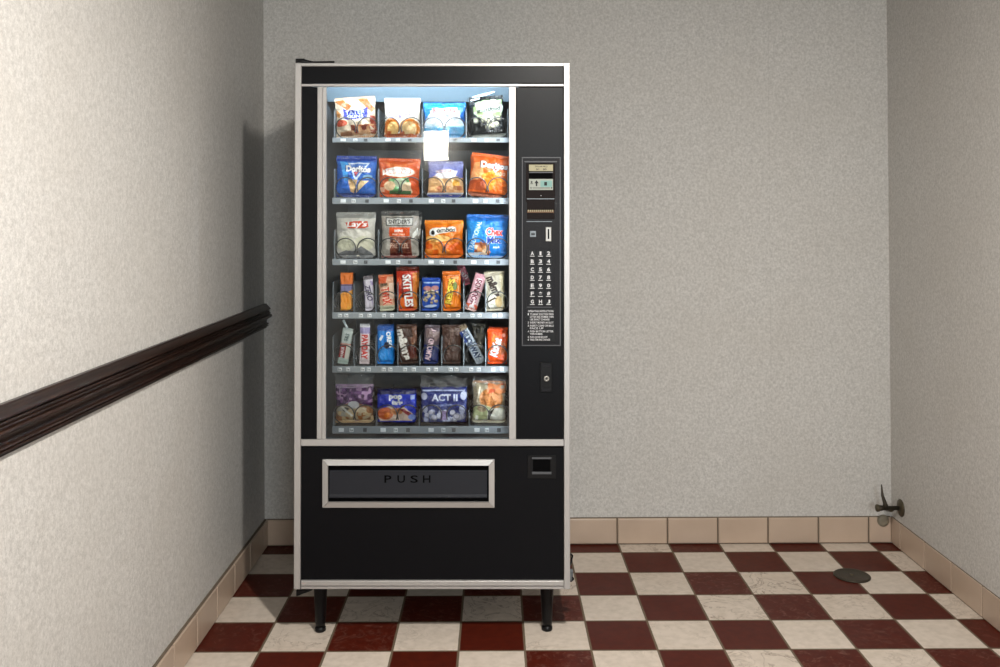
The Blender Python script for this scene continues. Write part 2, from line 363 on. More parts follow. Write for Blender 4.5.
mb = MB(); a = P(535, 167.2); b = P(547.5, 165.6); text_into(mb, 'DOLLAR BILLS', a[0], b[0], a[1], b[1], -.0013, 0.0002)
a = P(536, 170.3); b = P(546.5, 168.4); text_into(mb, '$1   $5', a[0], b[0], a[1], b[1], -.0013, 0.0002); sub('label_print', mb, 'ink')
sub('bill_slot', pbox(MB(), 529, 173.3, 552.5, 178.4, -.0006, .0005), 'gap')
sub('slot_lip', pbox(MB(), 529, 171.8, 553, 173, -.0022, .0005, .0005), 'grey')
sub('bill_picture_label', pbox(MB(), 529, 179, 553, 190, -.0012, .0005, .0004), 'bill', label='pale label with arrow showing how to insert a bill')
mb = MB(); pbox(mb, 540.5, 180.5, 552, 187, -.0016, -.001); sub('bill_picture', mb, 'green')
mb = MB()
def pq(mb, pts, y=-.0018): q = [P(*p) for p in pts]; mb.add([(a, y, b) for a, b in q], [tuple(range(len(q)))])
pq(mb, [(536.5, 180.2), (534.4, 183.3), (535.8, 183.3), (535.8, 186.2), (537.2, 186.2), (537.2, 183.3), (538.6, 183.3)])
pq(mb, [(530.8, 181.3), (532.4, 181.3), (532.4, 182.8), (530.8, 182.8)]); pq(mb, [(530.4, 183.4), (533, 183.4), (533, 184), (530.4, 184)])
pq(mb, [(530, 187.9), (531.4, 186.9), (531.4, 188.9)]); pq(mb, [(552.4, 187.9), (551, 186.9), (551, 188.9)]); pq(mb, [(532.5, 187.7), (550, 187.7), (550, 188.2), (532.5, 188.2)])
pq(mb, [(544.2, 182), (547, 182), (547, 185.6), (544.2, 185.6)], -.0017)
sub('label_print', mb, 'ink')
c_ = P(541, 195.5); sub('indicator_light', MB().lathe([(.0015, 0), (.0015, -.001), (.0006, -.0016)], (c_[0], -.0004, c_[1]), 'y', 12), 'wink')
sub('bezel_line', pbox(MB(), 527, 198.5, 554.5, 199.2, -.0012, .0005), 'guide')
sub('change_window', pbox(MB(), 527, 200.5, 554.5, 219, -.0004, .0025, .0005), 'brown')
sub('amber_strip', pbox(MB(), 527.3, 210.2, 554, 212.8, -.0014, .0005, .0005), 'amber')
mb = MB()
for i in range(13): pbox(mb, 528+i*2, 209.8, 528.9+i*2, 211.6, -.002, -.001)
sub('amber_tooth', mb, 'cream')
sub('panel_line', pbox(MB(), 526.5, 221.2, 552, 221.9, -.0006, .002), 'guide')
# coin slot
mb = pbox(MB(), 545.6, 227, 551.4, 241.5, -.003, .002, .0018); cs = sub('coin_slot', mb, 'key', label='bright metal coin slot plate')
sub('coin_slit', pbox(MB(), 547.7, 229, 549.3, 239, -.0034, -.002), 'gap')
mb = pbox(MB(), 530, 231, 536, 237, -.0016, .0005, .0003); sub('return_symbol', mb, 'guide')
mb = MB(); pq(mb, [(531.3, 232.6), (532.2, 233.8), (533, 232.2), (533.9, 233.8), (534.7, 232.6), (534.9, 235), (531.1, 235)], -.0019); sub('symbol_print', mb, 'ink')
# keypad
rows = ['A12', 'B34', 'C56', 'D78', 'E90', 'F*#', 'GHJ']
sub('keypad_frame', pbox(MB(), 526.5, 249, 554.5, 307.5, -.0002, .002, .0005), 'panel')
for r, s in enumerate(rows):
    for c, ch in enumerate(s):
        cx = 532.3+c*8.15; cy = 253.8+r*8.05
        bt = sub('button', pbox(MB(), cx-3.4, cy-3.2, cx+3.4, cy+3.3, -.002, .001, .0006), 'plastic')
        m2 = MB(); hw = 1.5 if ch != '1' else .9; a = P(cx-hw, cy+1.3); b = P(cx+hw, cy-2.4); text_into(m2, ch, a[0], b[0], a[1], b[1], -.0021, .0002, .03)
        pbox(m2, cx-2.3, cy+2.1, cx+2.3, cy+2.7, -.0023, -.0019)
        sub('button_print', m2, 'wink')
sub('keypad_line', pbox(MB(), 527, 306.8, 552, 307.5, -.0008, .001), 'grey')
# printed operating instructions
ip = sub('instruction_plate', pbox(MB(), 526, 308.5, 555, 342, -.0004, .002, .0004), 'plastic')
lines = [(528, 553.5, 'OPERATING INSTRUCTIONS'), (530, 553.5, 'TO MAKE SELECTION PRESS'), (530, 553.5, 'LETTER AND NUMBER THEN'), (530, 549.5, 'USE EXACT CHANGE'),
         (530, 553.5, 'INSERT MONEY IN SLOT'), (530, 553.5, 'INSERT COINS OR BILLS'), (530, 543.5, 'FACE UP'), (530, 553.5, 'PUSH BUTTON LETTER'), (530, 542.5, 'THEN NUMBER'), (530, 547.5, 'PUSH DOOR BELOW'), (530, 550, 'TAKE ITEM AND CHANGE')]
mb = MB(); yy = 310.2
nums = {1: '1', 4: '2', 5: '3', 7: '4', 9: '5', 10: '6'}
for i, (xa, xb, s) in enumerate(lines):
    h = 1.9; a = P(xa, yy+h); b = P(xb, yy); text_into(mb, s, a[0], b[0], a[1], b[1], -.0005, .0002, .012)
    if i in nums: a = P(527.8, yy+h); b = P(528.8, yy); text_into(mb, nums[i], a[0], b[0], a[1], b[1], -.0005, .0002, .012)
    yy += 2.6 + (.5 if i in (0, 3, 4, 6, 8) else 0)
sub('instruction_print', mb, 'wink')
# legs and levelling feet
def leg(cx, d, name='leg'):
    u, _ = P(cx, 600, d); z0 = -(MW @ Vector((u, d, 0))).z
    mb = MB(); mb.lathe([(.0245, zb+.005), (.0245, zb-.01), (.022, zb-.02), (.0165, z0+.03), (.0155, z0+.018)], (u, d, 0), 'z', 28)
    o = part('leg', mb, 'plastic', smooth=True)
    MB().lathe([(.012, z0+.018), (.0175, z0+.012), (.0175, z0+.003), (.015, z0+.0005)], (u, d, 0), 'z', 28).build('levelling_foot', 'plastic', o, True)
for d in (.075, .70):
    for px in (320.5, 547): 
        if d > .5: px = 320.5 + (30 if px < 400 else -10)
        leg(px, d)
mb = MB(); a = P(297, 589, .03); mb.add([(a[0], .02, a[1]), (a[0]+.05, .02, a[1]), (a[0]+.05, .08, a[1]), (a[0], .08, a[1]), (a[0], .02, a[1]-.018), (a[0]+.004, .02, a[1]-.018), (a[0]+.004, .08, a[1]-.018), (a[0], .08, a[1]-.018)],
    [(0,1,2,3), (4,5,6,7), (0,1,5,4), (1,2,6,5), (2,3,7,6), (3,0,4,7)]); part('corner_wedge', mb, 'plastic')  # black wedge under the front left corner
# lamp inside the top of the compartment
prf = [(.04, iz1-.002), (.16, iz1-.004), (.21, wz1+.03), (.23, wz1-.018), (.232, wz1-.018), (.214, wz1+.032), (.163, iz1-.001), (.04, iz1-.0005)]
mb = MB(); n_ = len(prf)
for x in (ix0+.002, ix1-.002): mb.v += [(x, y, z) for y, z in prf]
mb.f = [(i, (i+1) % n_, n_+(i+1) % n_, n_+i) for i in range(n_)] + [tuple(range(n_)), tuple(range(n_, 2*n_))[::-1]]
lr = part('lamp_reflector', mb, 'refl')
tb = MB(); zt_ = wz1+.036; tb.tube([(ix0+.012, .05, zt_), (ix1-.012, .05, zt_)], .013, 14); part('lamp_tube', tb, 'tube', lr, True)
xv = P(511, 300, .04)[0]+.012      # added hidden tube to brighten bags and left wall, with an added baffle
bf = part('added_baffle', MB().box(xv-.011, ix1, .062, .0635, iz0+.01, wz1-.004), 'silver')
part('added_fill_tube', MB().tube([(xv+.004, .042, wz0+.06), (xv+.004, .042, wz1-.012)], .009, 14), 'fill_tube', bf, True)
def area(name, loc, rot, sx, sy, pw, col, parent=None, shape='RECTANGLE'):
    l = bpy.data.lights.new(name, 'AREA'); l.shape = shape; l.size = sx; l.size_y = sy; l.energy = pw; l.color = col
    o = bpy.data.objects.new(name, l); C.objects.link(o); o.location = loc; o.rotation_euler = rot
    if parent: o.parent = parent
    return o
DOWNP, MAINP, FILLP = 47, 53, 62
# ------------------------------------------------------------------ shelves with coils
rowsY = [(137.6, 142.4), (197.8, 204), (259, 265.2), (312.4, 318.6), (366.2, 372.6), (426.4, 433.6)]
LIP = .105; SX0, SX1 = 332.3, 509.5
def coil_mesh(r, pitch, turns, flip=1, wr=.0021, start=3, adv0=.85):
    pts = []; n = 22
    for i in range(int(turns*n)+1):
        th = 2*math.pi*i/n; ph = (i % n)/n            # 0 at bottom
        k = i//n; e = 0 if ph < 0 else ph
        # advance along the depth mostly while passing the bottom
        s = (e-.12)/.0001 if False else 0
        adv = 0
        if e < .12: adv = .5+.5*(e/.12)
        elif e > adv0: adv = 1+.5*((e-adv0)/(1-adv0))
        else: adv = 1.0
        pts.append((flip*r*math.sin(th), pitch*(k+adv-1), r-r*math.cos(th)))
    pts = pts[start:]
    m = MB().tube(pts, wr, 6); o = m.build('coil', 'wire', None, True); me = o.data; bpy.data.objects.remove(o); return me
def pz(py, d): return P(430, py, d)[1]
cR = 10.6/F*(-YM+0)  # placeholder replaced below
dist = (YM+LIP) - CAM.y
cR = 10.4/F*dist
big_coilL = coil_mesh(cR, .062, 6, 1, start=4, adv0=.62); big_coilR = coil_mesh(cR, .062, 6, -1, start=4, adv0=.62); bar_coil = coil_mesh(cR*1.0, .045, 8, -1)
shelves = []; bigcols = [(335, 377), (379, 421), (423, 465), (467, 508)]
b6 = [(334, 374), (377, 417), (420, 468), (470, 508)]
for r, (ya, yb) in enumerate(rowsY):
    z1, z0 = pz(ya, LIP), pz(yb, LIP); xa, xb = P(SX0, ya, LIP)[0], P(SX1, ya, LIP)[0]
    ztop = z1-.003
    sh = part('shelf', MB().box(xa, xb, LIP+.002, .62, ztop-.002, ztop), 'tray')
    mb = MB(); mb.box(xa, xb, LIP, LIP+.002, z0, z1, .0005); mb.box(xa, xb, LIP+.001, LIP+.012, z0, z0+.0015); mb.build('shelf_lip', 'lip', sh)
    sh['zt'] = ztop; shelves.append(ztop); del sh['zt']
    bars = r in (3, 4)
    cols = [(332.5+i*22, 354.5+i*22) for i in range(8)] if bars else (b6 if r == 5 else bigcols)
    hgt = (.115 if not bars else .118) if r != 5 else .06
    xs = [c[0]-1 for c in cols] + ([508] if not bars else [])
    for x in xs:
        u = P(x, ya, LIP)[0]; u = max(u, xa+.001)
        m = MB(); yA = LIP+.008; h0 = hgt*.86
        m.add([(u+dx, y, z) for dx in (-.0008, .0008) for y, z in ((yA, ztop), (yA, ztop+h0-.006), (yA+.006, ztop+h0), (.6, ztop+h0), (.6, ztop))], [(0,1,2,3,4), (9,8,7,6,5), (0,1,6,5), (1,2,7,6), (2,3,8,7), (3,4,9,8), (4,0,5,9)])
        m.tube([(u, yA-.001, ztop), (u, yA-.001, ztop+h0-.007)], .0022, 6)
        m.build('divider', 'guide', sh)
    for ci, (x0, x1) in enumerate(cols):
        cx = P((x0+x1)/2, ya, LIP)[0]; hw = P(x1, ya, LIP)[0]-cx
        if bars:
            o = bpy.data.objects.new('coil', bar_coil); C.objects.link(o); o.parent = sh; o.location = (cx, LIP+.010, ztop+.0023)
        else:
            k = hw*.53
            for sgn, me in ((-1, big_coilL), (1, big_coilR)):
                o = bpy.data.objects.new('coil', me); C.objects.link(o); o.parent = sh; o.location = (cx+sgn*k, LIP+.012, ztop+.0023)
        # price and code tags on the lip
        zc = (z0+z1)/2; hh = (z1-z0)*.27
        offs = ((-.012, .0062), (.012, .0062)) if bars else ((-.042, .0085), (-.005, .0065), (.034, .006))
        for q, (dx, hwid) in enumerate(offs):
            dx += .003*math.sin(r*3.1+ci*1.7+q*2)
            t = MB().box(cx+dx-hwid, cx+dx+hwid, LIP-.0015, LIP+.0005, zc-hh, zc+hh, .0006).build('price_tag', 'tag' if q < 2 else 'grey', sh)
            if q == 1 or bars:
                m = MB()
                for e in (-.5, .1, .55): m.box(cx+dx+e*hwid-.0008, cx+dx+e*hwid+.0008, LIP-.0018, LIP-.001, zc-hh*.6, zc+hh*(.7 if e < 0 else .3))
                m.build('tag_print', 'ink', sh)
# ------------------------------------------------------------------ printed artwork painter
def vnoise(h, w, cells, seed=0):
    r = np.random.RandomState(seed); g = r.rand(cells+2, cells+2); y = np.linspace(0, cells, h); x = np.linspace(0, cells, w)
    yi, xi = y.astype(int), x.astype(int); fy, fx = (y-yi)[:, None], (x-xi)[None, :]; fy = fy*fy*(3-2*fy); fx = fx*fx*(3-2*fx)
    a = g[yi][:, xi]; b = g[yi][:, xi+1]; c = g[yi+1][:, xi]; d = g[yi+1][:, xi+1]
    return (a*(1-fx)+b*fx)*(1-fy)+(c*(1-fx)+d*fx)*fy
class Cv:
    def __init__(s, w, h, bg):      # w, h in photo pixels; painted at 2.2 samples per pixel
        s.K = 2.2; s.W, s.H = int(w*s.K), int(h*s.K); s.a = np.zeros((s.H, s.W, 3)); s.a[:] = bg
        s.Y, s.X = np.mgrid[0:s.H, 0:s.W]; s.u = (s.X+.5)/s.W; s.v = (s.Y+.5)/s.H; s.seed = int(w*7+h*13+sum(bg))
    def put(s, m, col, al=1.0): m = (m*al)[..., None]; s.a = s.a*(1-m)+np.array(col)*m; return s
    def rect(s, x0, y0, x1, y1, col, al=1): return s.put(((s.u >= x0)&(s.u <= x1)&(s.v >= y0)&(s.v <= y1))*1.0, col, al)
    def ell(s, cx, cy, rx, ry, col, al=1, rot=0):
        c, n = math.cos(math.radians(rot)), math.sin(math.radians(rot)); X = (s.u-cx)*s.W; Y = (s.v-cy)*s.H
        d = ((X*c+Y*n)/(rx*s.W))**2+((-X*n+Y*c)/(ry*s.H))**2; return s.put(np.clip((1.12-d)*4, 0, 1), col, al)
    def poly(s, pts, col, al=1):
        m = np.zeros((s.H, s.W), bool); n = len(pts)
        for i in range(n):
            (x0, y0), (x1, y1) = pts[i], pts[(i+1) % n]
            if y0 == y1: continue
            c = ((y0 > s.v) != (y1 > s.v)) & (s.u < (x1-x0)*(s.v-y0)/(y1-y0)+x0); m ^= c
        return s.put(m*1.0, col, al)
    def grad(s, y0, y1, col, al=1, rev=False):
        t = np.clip((s.v-y0)/(y1-y0), 0, 1); return s.put(t if not rev else 1-t, col, al)
    def speck(s, x0, y0, x1, y1, cols, cells=9, seed=1, thr=.5):
        m = (s.u >= x0)&(s.u <= x1)&(s.v >= y0)&(s.v <= y1)
        for i, c in enumerate(cols): s.put(m*np.clip((vnoise(s.H, s.W, cells, seed+i*5)-thr)*6, 0, 1), c)
        return s
    def blobs(s, x0, y0, x1, y1, n, r, cols, seed=3):
        q = np.random.RandomState(seed)
        for i in range(n):
            cx, cy = q.uniform(x0, x1), q.uniform(y0, y1); c = cols[i % len(cols)]
            s.ell(cx, cy, r, r*s.W/s.H*q.uniform(.6, 1.1), tuple(x*.72 for x in c), 1, q.uniform(0, 180)); s.ell(cx-.01, cy+.015, r*.8, r*.8*s.W/s.H*.8, c, 1, q.uniform(0, 180))
        return s
    def text(s, t, cx, cy, w, h, col, rot=0, bold=.035, shear=0, out=None, arc=0):
        if out: s._t(t, cx, cy, w, h, out, rot, bold+.05, shear, 1.06); 
        return s._t(t, cx, cy, w, h, col, rot, bold, shear, 1)
    def _t(s, t, cx, cy, w, h, col, rot, bold, shear, gr):
        v, f, _ = glyphs(t, bold, shear); c, n = math.cos(math.radians(rot)), math.sin(math.radians(rot))
        X = (v[:, 0]-.5)*w*s.W*gr; Y = (v[:, 1]-.5)*h*s.W*gr; px = cx*s.W+X*c-Y*n; py = cy*s.H+X*n+Y*c   # h is measured in widths
        SS = 2; m = np.zeros((s.H*SS, s.W*SS), bool); px = px*SS; py = py*SS
        for tri in f:
            x, y = px[tri], py[tri]; xa, xb = max(int(x.min()), 0), min(int(x.max())+2, s.W*SS); ya, yb = max(int(y.min()), 0), min(int(y.max())+2, s.H*SS)
            if xa >= xb or ya >= yb: continue
            gy, gx = np.mgrid[ya:yb, xa:xb]+.5
            e = [(x[(i+1) % 3]-x[i])*(gy-y[i])-(y[(i+1) % 3]-y[i])*(gx-x[i]) for i in range(3)]
            m[ya:yb, xa:xb] |= ((e[0] >= 0)&(e[1] >= 0)&(e[2] >= 0))|((e[0] <= 0)&(e[1] <= 0)&(e[2] <= 0))
        return s.put(m.reshape(s.H, SS, s.W, SS).mean((1, 3)), col)
def lin(a): a = np.clip(a, 0, 255)/255; return np.where(a <= .04045, a/12.92, ((a+.055)/1.055)**2.4)
# ------------------------------------------------------------------ packages
def pack_mesh(name, w, h, D, cv, seed, kind='pillow', m='foil', seal=.06, taper=0, wav=.0015):
    H, W = cv.a.shape[:2]; u = (np.arange(W)+.5)/W*2-1; u[0], u[-1] = -1, 1; v = (np.arange(H)+.5)/H*2-1; v[0], v[-1] = -1, 1
    U, V = np.meshgrid(u, v); nz = vnoise(H, W, 7, seed)-.5; nz2 = vnoise(H, W, 16, seed+9)-.5
    vb = np.clip((1-np.abs(V))/(1-(1-2*seal)) if seal else (1-np.abs(V))/.05, 0, 99)
    av = np.clip(np.abs(V)/(1-2*seal), 0, 1)
    if kind == 'box': prof = np.clip((1-np.abs(U)**14)*(1-np.abs(V)**14), 0, 1)**.5
    elif kind == 'bar': prof = np.clip(1-np.abs(U)**2.6, 0, 1)**.5*np.clip(1-av**8, 0, 1)**.5
    else: prof = np.clip(1-np.abs(U)**2.6, 0, 1)**.62*np.clip(1-av**3.2, 0, 1)**.62
    crease = np.exp(-((1-av)/.22)**2)*np.sin(U*11+seed)*.0022
    depth = D/2*prof*(1+.55*nz+.16*nz2)+crease*(kind == 'pillow')*np.clip(1-np.abs(U), 0, 1)
    puff = 1-.055*np.clip(1-av**2, 0, 1)*(kind == 'pillow')-(taper*(V+1)/2)
    edge = 1+ (vnoise(H, W, 9, seed+4)-.5)*.03*(kind != 'box')
    X = U*w/2*puff*edge; Z = h/2*(V+1); Z = Z+ (np.abs(V) > .97)*wav*np.sin(U*60)*(kind != 'box')+ (V > .5)*nz*.004*(kind == 'pillow')
    vs = np.stack([X, -depth, Z], -1).reshape(-1, 3)
    idx = np.arange(H*W).reshape(H, W); q = np.stack([idx[:-1, :-1], idx[:-1, 1:], idx[1:, 1:], idx[1:, :-1]], -1).reshape(-1, 4)
    st = [np.linspace(0, H-1, 14).astype(int), np.linspace(0, W-1, 12).astype(int)]      # plain coarse back side
    bi = np.ix_(st[0], st[1]); bv = np.stack([X[bi], depth[bi]+.0004, Z[bi]], -1).reshape(-1, 3); o = len(vs)
    ib = np.arange(len(bv)).reshape(14, 12)+o; qb = np.stack([ib[:-1, :-1], ib[1:, :-1], ib[1:, 1:], ib[:-1, 1:]], -1).reshape(-1, 4)
    vs = np.concatenate([vs, bv]); fs = np.concatenate([q, qb])
    me = bpy.data.meshes.new(name); me.from_pydata(vs.tolist(), [], fs.tolist()); me.materials.append(M[m])
    col = lin(cv.a).reshape(-1, 3); bc = np.tile(col.mean(0), (len(bv), 1)); col = np.concatenate([col, bc])
    at = me.color_attributes.new('Col', 'FLOAT_COLOR', 'POINT'); at.data.foreach_set('color', np.concatenate([col, np.ones((len(col), 1))], 1).ravel().astype(np.float32))
    me.polygons.foreach_set('use_smooth', [True]*len(me.polygons)); me.update()
    return me
def seal_mesh(w, hh, cv, top):
    c = cv.a[-3 if top else 2].mean(0); n = 40; vs = []; fs = []
    for k, z in enumerate((0, hh)):
        for i in range(n+1):
            u = i/n*2-1; z2 = z + ((.0009 if i % 2 else -.0009) if (k == (1 if top else 0)) else 0)
            vs.append((u*w/2, .0012*math.sin(u*5+1)+.0006*(i % 2)-.001, z2))
    fs = [(i, i+1, n+2+i, n+1+i) for i in range(n)]
    me = bpy.data.meshes.new('seal'); me.from_pydata(vs, [], fs); me.materials.append(M['foil'])
    at = me.color_attributes.new('Col', 'FLOAT_COLOR', 'POINT'); l = lin(c); at.data.foreach_set('color', np.tile(np.append(l, 1), (len(vs), 1)).ravel().astype(np.float32))
    md = me; return md
def place(o, row, px0, px1, d, rot, base=.005, tiltx=0):
    cx = P((px0+px1)/2, 300, d)[0]; loc = MW @ Vector((cx, d, shelves[row]+base)); o.location = loc; o.rotation_euler = (math.radians(tiltx), AL+math.radians(rot), 0)
def pack(name, cat, label, group, row, px, cv, rot=0, D=.042, kind='pillow', m='foil', seal=True, behind=0, film=None, taper=0, base=.005, dep=None, dx=0):
    x0, x1, y0, y1 = px; bars = row in (3, 4); d = dep or (LIP+.012+(.045 if bars else .062)*.52)
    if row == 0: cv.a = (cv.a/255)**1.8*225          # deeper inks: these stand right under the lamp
    k = (YM+d-CAM.y)/F; w, h = (x1-x0)*k, (y1-y0)*k
    sh = .006 if seal and kind != 'box' else 0; bh = h-2*sh
    if seal and kind == 'box': bh = h
    me = pack_mesh(name, w, bh, D, cv, random.randint(1, 999), kind, m, .02 if kind != 'pillow' else .03, taper)
    me.transform(Matrix.Translation((0, 0, sh)))
    o = bpy.data.objects.new(name, me); C.objects.link(o); place(o, row, x0+dx, x1+dx, d, rot, base); tag(o, label, cat, group)
    if sh:
        for top in (True, False):
            s = bpy.data.objects.new('crimped_seal', seal_mesh(w*(.985-taper*top), sh+.001, cv, top)); C.objects.link(s); s.parent = o; s.location = (0, 0, h-sh-.001 if top else 0)
    if film:
        hh = film*k; n = 14; vs = []; 
        for j in range(8):
            for i in range(n+1):
                vs.append(((i/n*2-1)*w/2*(1+.05*math.sin(j*2)), .008*math.sin(i*1.3+j)+(random.random()-.5)*.008, bh*.75+hh*j/7*(1+.15*math.sin(i*.9)*(j == 7)) + (bh*.25)*j/7))
        fs = [(j*(n+1)+i, j*(n+1)+i+1, (j+1)*(n+1)+i+1, (j+1)*(n+1)+i) for j in range(7) for i in range(n)]
        f = bpy.data.meshes.new('clear_wrap'); f.from_pydata(vs, [], fs); f.materials.append(M['film'])
        fo = bpy.data.objects.new('clear_wrap', f); C.objects.link(fo); fo.parent = o; fo.location.y = -.004; fo['label'] = 'loose crinkled transparent top of the wrapper'
    if behind:
        pit = .045 if bars else .062
        for q in range(behind):
            c = o.copy(); C.objects.link(c); c.location = o.location + Vector((.002*q, pit*(q+1), 0)); c.rotation_euler.y += random.uniform(-.05, .05)
            c['label'] = ' '.join(label.split(',')[0].split()[:9]) + ', peeping out right behind its twin'
            for chd in list(o.children): e = chd.copy(); C.objects.link(e); e.parent = c
    return o
W_, K_ = (244, 244, 244), (24, 22, 24)
G = ['snack bags on the top shelf', 'snack bags on the second shelf', 'snack bags on the third shelf', 'candy bars on the fourth shelf', 'candy bars on the fifth shelf', 'packaged pastries and popcorn on the bottom shelf']
def cv(px, bg): return Cv(px[1]-px[0], px[3]-px[2], bg)
# --- top shelf
p = (336.5, 377.5, 97, 138); c = cv(p, (240,226,208))
c.poly([(0,.95),(.2,1),(.45,.78),(.3,.7)], (206,150,84)).poly([(.55,1),(.8,1),(1,.72),(.92,.6)], (208,146,78)).poly([(.86,.55),(1,.5),(1,.1),(.88,.25)], (196,98,40)).poly([(0,.75),(.14,.62),(.1,.5),(0,.55)], (214,168,110))
c.ell(.12,.36,.16,.09,(214,110,44)).speck(.38,.02,.98,.3,[(214,160,110),(176,96,56),(232,196,160)],10,4,.45).speck(.1,.02,.4,.16,[(196,150,110)],6,8)
c.poly([(.2,.76),(.3,.68),(.72,.7),(.82,.76),(.82,.5),(.74,.46),(.3,.44),(.2,.48)], (62,78,190)).text('TATER', .5, .63, .5, .1, W_, 2, .02, 0, (120,150,220)).text('SKINS', .5, .52, .42, .09, W_, 2, .02)
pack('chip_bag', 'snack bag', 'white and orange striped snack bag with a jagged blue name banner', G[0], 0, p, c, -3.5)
p = (384, 420.5, 98, 138); c = cv(p, (246,238,228)); c.ell(.2,.24,.22,.26,(222,152,54)).ell(.24,.2,.16,.2,(244,214,160)).ell(.72,.22,.28,.26,(226,160,72)).ell(.7,.2,.21,.2,(246,220,176)).rect(0,0,1,.06,(206,130,70)).speck(.05,.02,.95,.14,[(214,130,60)],8,5,.5)
c.text('Baked', .5, .66, .3, .08, (190,190,200), 4, .01, .3).text('Original', .5, .55, .62, .12, (150,140,190), 5, .01, .3).ell(.58,.49,.09,.012,(60,60,80),1,12)
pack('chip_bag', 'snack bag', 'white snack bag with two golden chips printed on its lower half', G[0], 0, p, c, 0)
p = (423.5, 465.5, 102.5, 138); c = cv(p, (236,246,252)); c.rect(0,.8,1,1,(64,176,226)).poly([(0,1),(0,.45),(.16,.72),(.14,1)], (60,170,224)).poly([(1,1),(1,.3),(.88,.6),(.86,1)], (40,150,214)).grad(.05,.36,(80,184,232),1,True).ell(.5,.55,.36,.26,(246,250,253)).poly([(.0,.3),(.16,.2),(.3,.32),(.5,.12),(.7,.3),(.9,.25),(1,.35),(1,0),(0,0)], (120,200,236),.6)
c.poly([(.2,.86),(.8,.9),(.82,.74),(.22,.68)], (232,224,226)).text('RUFFLES', .5, .8, .54, .12, (222,96,74), 3, .02)
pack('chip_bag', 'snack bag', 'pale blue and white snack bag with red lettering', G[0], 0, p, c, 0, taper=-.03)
p = (471, 506, 96, 138); c = cv(p, (44,50,46)); c.poly([(.1,.62),(.2,.88),(.95,.95),(.98,.66),(.9,.5),(.3,.45)], (206,216,190)).speck(.1,.5,.95,.95,[(230,234,220),(186,200,160)],7,3,.5).ell(.62,.72,.42,.12,(228,232,222)).text('smartfood', .56, .69, .72, .14, (38,44,40), 6, .015, .2).blobs(.12,.2,.85,.5,12,.09,[(240,238,222),(226,222,200)],6).rect(.45,.08,.98,.15,(28,30,30)).text('WHITE CHEDDAR', .7, .12, .44, .06, W_).rect(.05,0,1,.05,(196,196,190))
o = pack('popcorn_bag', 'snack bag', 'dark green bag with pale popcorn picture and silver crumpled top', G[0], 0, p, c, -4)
mb = MB(); mb.tube([(-.045, -.010, .137), (0, -.016, .143), (.03, -.012, .150)], .004, 8, True, [.002, .0045, .002]); mb.tube([(-.05, -.012, .126), (-.02, -.014, .132)], .003, 6); mb.build('folded_top_edge', 'silver', o, True)
# --- second shelf
p = (335.5, 376.5, 156.5, 198); c = cv(p, (22,98,196)); c.rect(0,.9,1,1,(18,62,160)).poly([(.1,.9),(.3,.86),(.3,.45),(.45,.3),(.2,.4)], (70,160,230)).poly([(.3,.86),(.85,.86),(.5,.38)], (200,216,236)).poly([(.36,.82),(.78,.82),(.5,.46)], (60,110,190)).poly([(.42,.7),(.62,.7),(.5,.5)], (180,40,40)).poly([(.3,.42),(.55,.42),(.46,.06),(.38,.1)], (228,186,130)).poly([(.58,.4),(.84,.4),(.5,.06)], (232,200,150)).ell(.8,.5,.12,.05,(150,200,236))
c.text('Doritos', .56, .7, .62, .17, W_, -2, .055, 0, (20,40,110)).rect(0,0,1,.05,(14,50,130))
pack('chip_bag', 'snack bag', 'bright blue triangle-chip bag with white lettering at the left end', G[1], 1, p, c, 1)
p = (377.5, 419.5, 159, 198); c = cv(p, (216,88,34)); c.poly([(.1,.95),(.5,.86),(.9,.93),(.6,.8),(.3,.8)], (230,120,60)).ell(.5,.66,.4,.14,(246,232,220)).poly([(.08,.75),(.2,.6),(.1,.55)], (246,230,214)).poly([(.25,.46),(.75,.52),(.8,.3),(.7,.1),(.3,.1)], (110,168,108)).ell(.55,.36,.16,.14,(206,222,190)).ell(.28,.27,.14,.14,(236,200,160)).ell(.74,.22,.16,.16,(226,196,160)).rect(.28,.04,.8,.14,(76,112,70)).ell(.95,.3,.14,.28,(206,80,30)).rect(.04,.1,.16,.22,(232,170,140))
c.text('SunChips', .48, .67, .62, .17, W_, 1, .055, 0, (206,92,40))
pack('chip_bag', 'snack bag', 'orange snack bag with a white name burst and green chips picture', G[1], 1, p, c, 1.5)
p = (427, 464.5, 164, 200); c = cv(p, (232,178,128)); c.rect(0,.55,1,1,(110,116,190)).grad(.75,1,(150,156,196),.6).ell(.25,.36,.22,.26,(238,184,124)).ell(.75,.36,.24,.24,(240,196,146)).ell(.8,.36,.1,.12,(232,170,60)).ell(.5,.62,.3,.1,(238,234,240)).poly([(.2,.8),(.4,.7),(.6,.84),(.85,.75),(.8,.62),(.3,.6)], (236,232,240)).speck(.05,.08,.95,.3,[(196,120,80),(222,160,110)],9,3,.48).rect(0,0,1,.09,(226,228,240)).rect(0,0,1,.035,(50,60,130))
c.text('Chips', .46, .74, .44, .14, (140,70,70), 6, .02, .3, W_)
pack('chip_bag', 'snack bag', 'lilac and peach snack bag with white swirled name, under the bright reflection', G[1], 1, p, c, 0, taper=.06)
